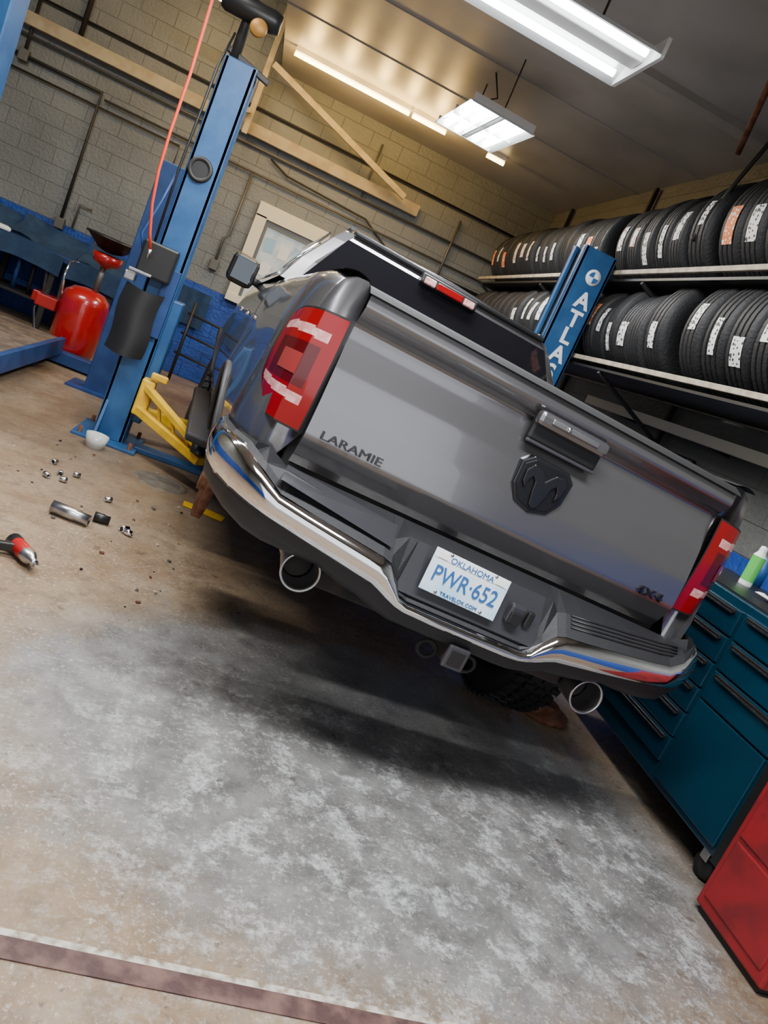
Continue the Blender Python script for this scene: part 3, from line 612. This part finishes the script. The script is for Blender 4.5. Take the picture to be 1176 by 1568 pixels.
# ------------------------------------------------------------------ tire rack
TR=empty('tire_rack')
XF=2.47
def tire_mesh(Rr,w):
    prof=tire_prof(Rr,w); n=40; v=[];f=[]
    for (r,h) in prof:
        for k in range(n):
            a=2*math.pi*k/n; v.append((r*math.cos(a),h,r*math.sin(a)))
    P=len(prof)
    for i in range(P):
        j=(i+1)%P
        for k in range(n): f.append((i*n+k,i*n+(k+1)%n,j*n+(k+1)%n,j*n+k))
    me=bpy.data.meshes.new('tire'); me.from_pydata(v,[],f); me.update(); me.materials.append(M['rubber'])
    for p in me.polygons: p.use_smooth=True
    try: me.set_sharp_from_angle(angle=rd(35))
    except Exception: pass
    return me
def sticker_mat(nm,bar,bg=(.78,.77,.72)):
    m=bpy.data.materials.new(nm); m.use_nodes=True; n=m.node_tree.nodes; l=m.node_tree.links; p=n['Principled BSDF']; p.inputs['Roughness'].default_value=.6
    tc=n.new('ShaderNodeTexCoord'); w=n.new('ShaderNodeTexVoronoi'); w.inputs['Scale'].default_value=45; l.new(tc.outputs['Object'],w.inputs['Vector'])
    r=n.new('ShaderNodeValToRGB'); r.color_ramp.interpolation='CONSTANT'; r.color_ramp.elements[0].color=(*bar,1); r.color_ramp.elements[1].position=.38; r.color_ramp.elements[1].color=(*bg,1)
    l.new(w.outputs['Distance'],r.inputs['Fac']); l.new(r.outputs['Color'],p.inputs['Base Color']); return m
stk=[sticker_mat('sticker_black_print',(.05,.05,.05)),sticker_mat('sticker_orange_print',(.8,.77,.7),(.75,.2,.05)),sticker_mat('sticker_red_print',(.55,.08,.05))]
TM=[(tire_mesh(r,w),r,w) for r,w in ((.32,.185),(.335,.20),(.35,.21),(.375,.235))]
def sticker(parent,r,w,a0,da,mi):
    grid('tread_label',lambda u,q:(-(r+.003)*math.cos(a0+da*(u-.5)),w*(q-.5),(r+.003)*math.sin(a0+da*(u-.5))),8,2,stk[mi],parent)
for row,zs in enumerate((1.97,2.66)):
    y=3.35; k=0
    gaps={4:.22,10:.16,17:.10} if row==0 else {5:.12,11:.25,19:.12}
    while y<9.7:
        me,r,w=TM[random.choice([0,1,1,2] if y>5 else [2,3])]
        if y<4.9 and row==0: me,r,w=TM[3]
        o=bpy.data.objects.new('tire',me); o.location=(XF+r-.03,y+w/2,zs+r+.005); o.rotation_euler=(rd(random.uniform(-1.5,1.5)),random.uniform(0,6),rd(random.uniform(-3,3)))
        link(o,TR)
        e=bpy.data.objects.new('labelled_band',None); e.location=o.location; e.rotation_euler=(0,0,o.rotation_euler.z); link(e,TR)
        if random.random()<.85: sticker(e,r,random.choice([.06,.08,.10]),rd(random.uniform(-25,8)),rd(random.uniform(24,40)),random.choice([0,0,0,1,0,2]))
        y+=w+.010+gaps.get(k,0); k+=1
    box2('front_rail',(XF-.03,3.1,zs+.015),(XF-.005,9.9,zs+.05),M['wood'],TR,.004)
    box2('rear_rail',(3.08,3.1,zs-.035),(3.13,9.9,zs+.012),M['wood'],TR,.004)
    box2('shelf_deck',(XF-.005,3.1,zs-.03),(3.08,9.9,zs-.012),M['dkpipe'],TR)
for y in (3.12,5.45,7.6,9.75):
    box2('post_rear',(3.14,y-.02,1.5),(3.18,y+.02,3.9),M['dkpipe'],TR)
    for zs in (1.93,2.62): beam('bracket',(XF+.0,y,zs),(3.16,y,zs-.3),.03,.03,M['dkpipe'],TR)
box2('low_shelf_board',(3.0,3.1,1.73),(3.06,6.6,1.80),mat('white_board',(.8,.74,.62),.6),TR)
for y in (3.3,4.6,5.9): box2('low_shelf_cleat',(3.06,y,1.72),(3.2,y+.05,1.80),M['dkpipe'],TR)
tube('ceiling_strut',[(2.2,4.5,3.9),(2.42,4.9,3.45)],.02,M['rust'],TR); tube('ceiling_strut',[(2.55,4.6,3.9),(2.5,4.9,3.3),(2.46,5.0,2.9)],.015,M['dkpipe'],TR)
HK=empty('hook_rack')
for k in range(5):
    yy=5.0+.28*k
    tube('hook',[(3.19,yy,1.60),(2.85,yy,1.55),(2.75,yy,1.25),(2.9,yy,1.2)],.016,M['black'],HK,8)
tube('rail',[(3.18,4.9,1.60),(3.18,6.4,1.60)],.02,M['black'],HK,8); tube('rail',[(2.85,4.9,1.55),(2.85,6.3,1.55)],.016,M['black'],HK,8)
# ------------------------------------------------------------------ tool chest
TC=empty('tool_chest')
bev(box2('body',(2.47,2.34,.15),(3.12,3.95,1.10),M['teal'],TC),.008)
box2('top_mat',(2.49,2.36,1.10),(3.10,3.93,1.108),M['black'],TC)
box2('corner_post',(2.455,2.32,.14),(2.52,2.37,1.10),M['black'],TC,.004)
def drawer(y0,y1,z0,z1):
    bev(box2('drawer_front',(2.452,y0,z0),(2.475,y1,z1),M['teal'],TC),.004)
    box2('drawer_pull',(2.438,y0+.03,z1-.025),(2.462,y1-.03,z1-.008),M['black'],TC,.003)
    box2('drawer_trim',(2.436,y0+.04,z1-.03),(2.44,y1-.04,z1-.026),M['satin'],TC)
for z0,z1 in ((.93,1.06),(.78,.92),(.63,.77)): drawer(2.385,2.87,z0,z1)
bev(box2('door_panel',(2.452,2.385,.19),(2.475,2.87,.62),M['teal'],TC),.004)
for k in range(6): drawer(2.9,3.93,.90-.135*k+.03,.90-.135*k+.155)
for y in (2.46,3.82):
    for x in (2.55,3.03):
        lathe('caster_wheel',[(0,-.02),(.055,-.02),(.062,0),(.055,.02),(0,.02)],M['black'],TC,(x,y,.062),'X',20)
        box('caster_fork',(x,y,.12),(.07,.05,.07),M['satin'],TC,.004)
RC=empty('tool_cabinet')
bev(box2('body',(2.37,1.84,.03),(3.0,2.25,.92),M['redcab'],RC),.01)
for z0,z1 in ((.08,.34),(.36,.62),(.64,.88)): bev(box2('drawer_front',(2.362,1.87,z0),(2.375,2.22,z1),M['redcab'],RC),.006)
box2('plinth',(2.39,1.86,0),(2.98,2.23,.03),M['black'],RC)
SP=empty('spray_can',(2.82,3.42,1.108))
lathe('can',[(0,0),(.033,0),(.034,.01),(.034,.07)],M['white'],SP,(0,0,0),'Z',20); lathe('label',[(.0345,.03),(.0345,.17)],M['canGreen'],SP,(0,0,0),'Z',20); lathe('shoulder',[(.034,.17),(.02,.195),(.02,.205),(.017,.225),(0,.23)],M['white'],SP,(0,0,0),'Z',20)
DB=empty('solvent_bottle',(3.04,3.62,1.108)); lathe('bottle',[(0,0),(.035,0),(.035,.11),(.015,.15),(.015,.17),(0,.17)],M['plateblue'],DB,(0,0,0),'Z',16)
RG=empty('shop_rag',(2.72,3.05,1.11)); grid('cloth',lambda u,w:(.2*u,.16*w,.015+.012*math.sin(9*u)*math.cos(7*w)),10,10,M['paper'],RG)
tube('breaker_bar',[(2.95,3.1,1.12),(3.12,3.2,1.62)],.012,M['satin'],None,8)
# ------------------------------------------------------------------ floor items
IW=empty('impact_wrench',(-.54,3.38,0),(0,0,rd(-50)))
lathe('motor_body',[(0,-.1),(.03,-.1),(.036,-.08),(.036,.02),(.03,.05),(.022,.08)],M['redtank'],IW,(0,0,.045),'X',20)
lathe('nose',[(.034,.03),(.034,.06),(.026,.08),(.016,.095),(.016,.115),(0,.115)],M['satin'],IW,(0,0,.045),'X',20); box('anvil',(.125,0,.045),(.03,.013,.013),M['chrome'],IW)
lathe('rear_cap',[(0,-.105),(.037,-.10),(.037,-.06)],M['black'],IW,(0,0,.045),'X',20)
beam('grip',(-.03,0,.045),(-.10,-.14,.03),.035,.04,M['black'],IW); box('battery',(-.11,-.165,.035),(.08,.05,.06),M['black'],IW,.008)
def socket(name,x,y,r,h,ang,m):
    e=empty(name,(x,y,r),(0,0,ang)); lathe('barrel',[(r*.6,-h/2+.01),(r*.75,-h/2),(r,-h/2),(r,h*.1),(r*.85,h*.16),(r*.85,h/2),(r*.6,h/2),(r*.5,h*.4)],m,e,(0,0,0),'X',20)
    lathe('bore',[(0,0),(r*.6,0)],M['black'],e,(h*.4,0,0),'X',12); lathe('bore_end',[(0,0),(r*.62,0)],M['black'],e,(-h*.45,0,0),'X',12)
socket('impact_socket',-.49,4.06,.035,.20,rd(-8),M['satin']); socket('impact_socket.001',-.345,4.17,.027,.085,rd(5),M['black']); socket('impact_socket.002',-.215,4.15,.02,.05,rd(50),M['chrome']); socket('impact_socket.003',-.185,4.12,.018,.04,rd(-20),M['chrome'])
for k,(x,y) in enumerate(((-.75,4.6),(-.70,4.72),(-.62,4.8),(-.38,4.55),(-.78,4.9),(-.66,4.62))):
    socket('lug_nut.%03d'%k if k else 'lug_nut',x,y,.017,.04,random.uniform(0,6),M['satin'])
DBR=empty('floor_debris')
for k in range(46):
    x,y=random.uniform(-1.1,.1),random.uniform(3.2,5.6); s_=random.uniform(.004,.012)
    box('chip',(x,y,s_/2),(s_*random.uniform(1,2.6),s_*1.4,s_),random.choice([M['rust'],M['pipe'],M['wood'],M['black']]),DBR,0,rot=(0,0,random.uniform(0,3)))
CU=empty('clear_cup',(-.68,5.60,.0)); lathe('cup',[(0,.004),(.06,.004),(.075,.1),(.08,.1),(.064,0),(0,0)],mat('clear_plastic',(.5,.5,.46),.15,0,.5),CU,(0,0,0),'Z',20)
MH=empty('floor_access_cover',(-.16,5.35,0)); lathe('lid',[(0,.006),(.13,.006),(.135,.002),(.15,.002),(.155,.008),(.18,.006),(.19,0)],mat('cover_iron',(.10,.085,.065),.7,.3,var=(.16,.13,.1),vs=12),MH,(0,0,0),'Z',36)
YM=empty('floor_marking'); mesh('yellow_paint',[(.03,5.0,.003),(.3,4.95,.003),(.32,5.08,.003),(.18,5.12,.003),(.03,5.12,.003)],[(0,1,2,3,4)],M['yellow'],YM)
BD=empty('brake_rotor',(2.22,3.62,0)); lathe('disc',[(.05,.0),(.16,.0),(.16,.028),(.1,.028),(.09,.07),(.04,.07),(.04,.0)],M['rust'],BD,(0,0,0),'Z',36)
# ------------------------------------------------------------------ world
w=bpy.data.worlds.new('sky'); sc.world=w; w.use_nodes=True
bg=w.node_tree.nodes['Background']; bg.inputs[0].default_value=(.85,.88,.93,1); bg.inputs[1].default_value=2.0
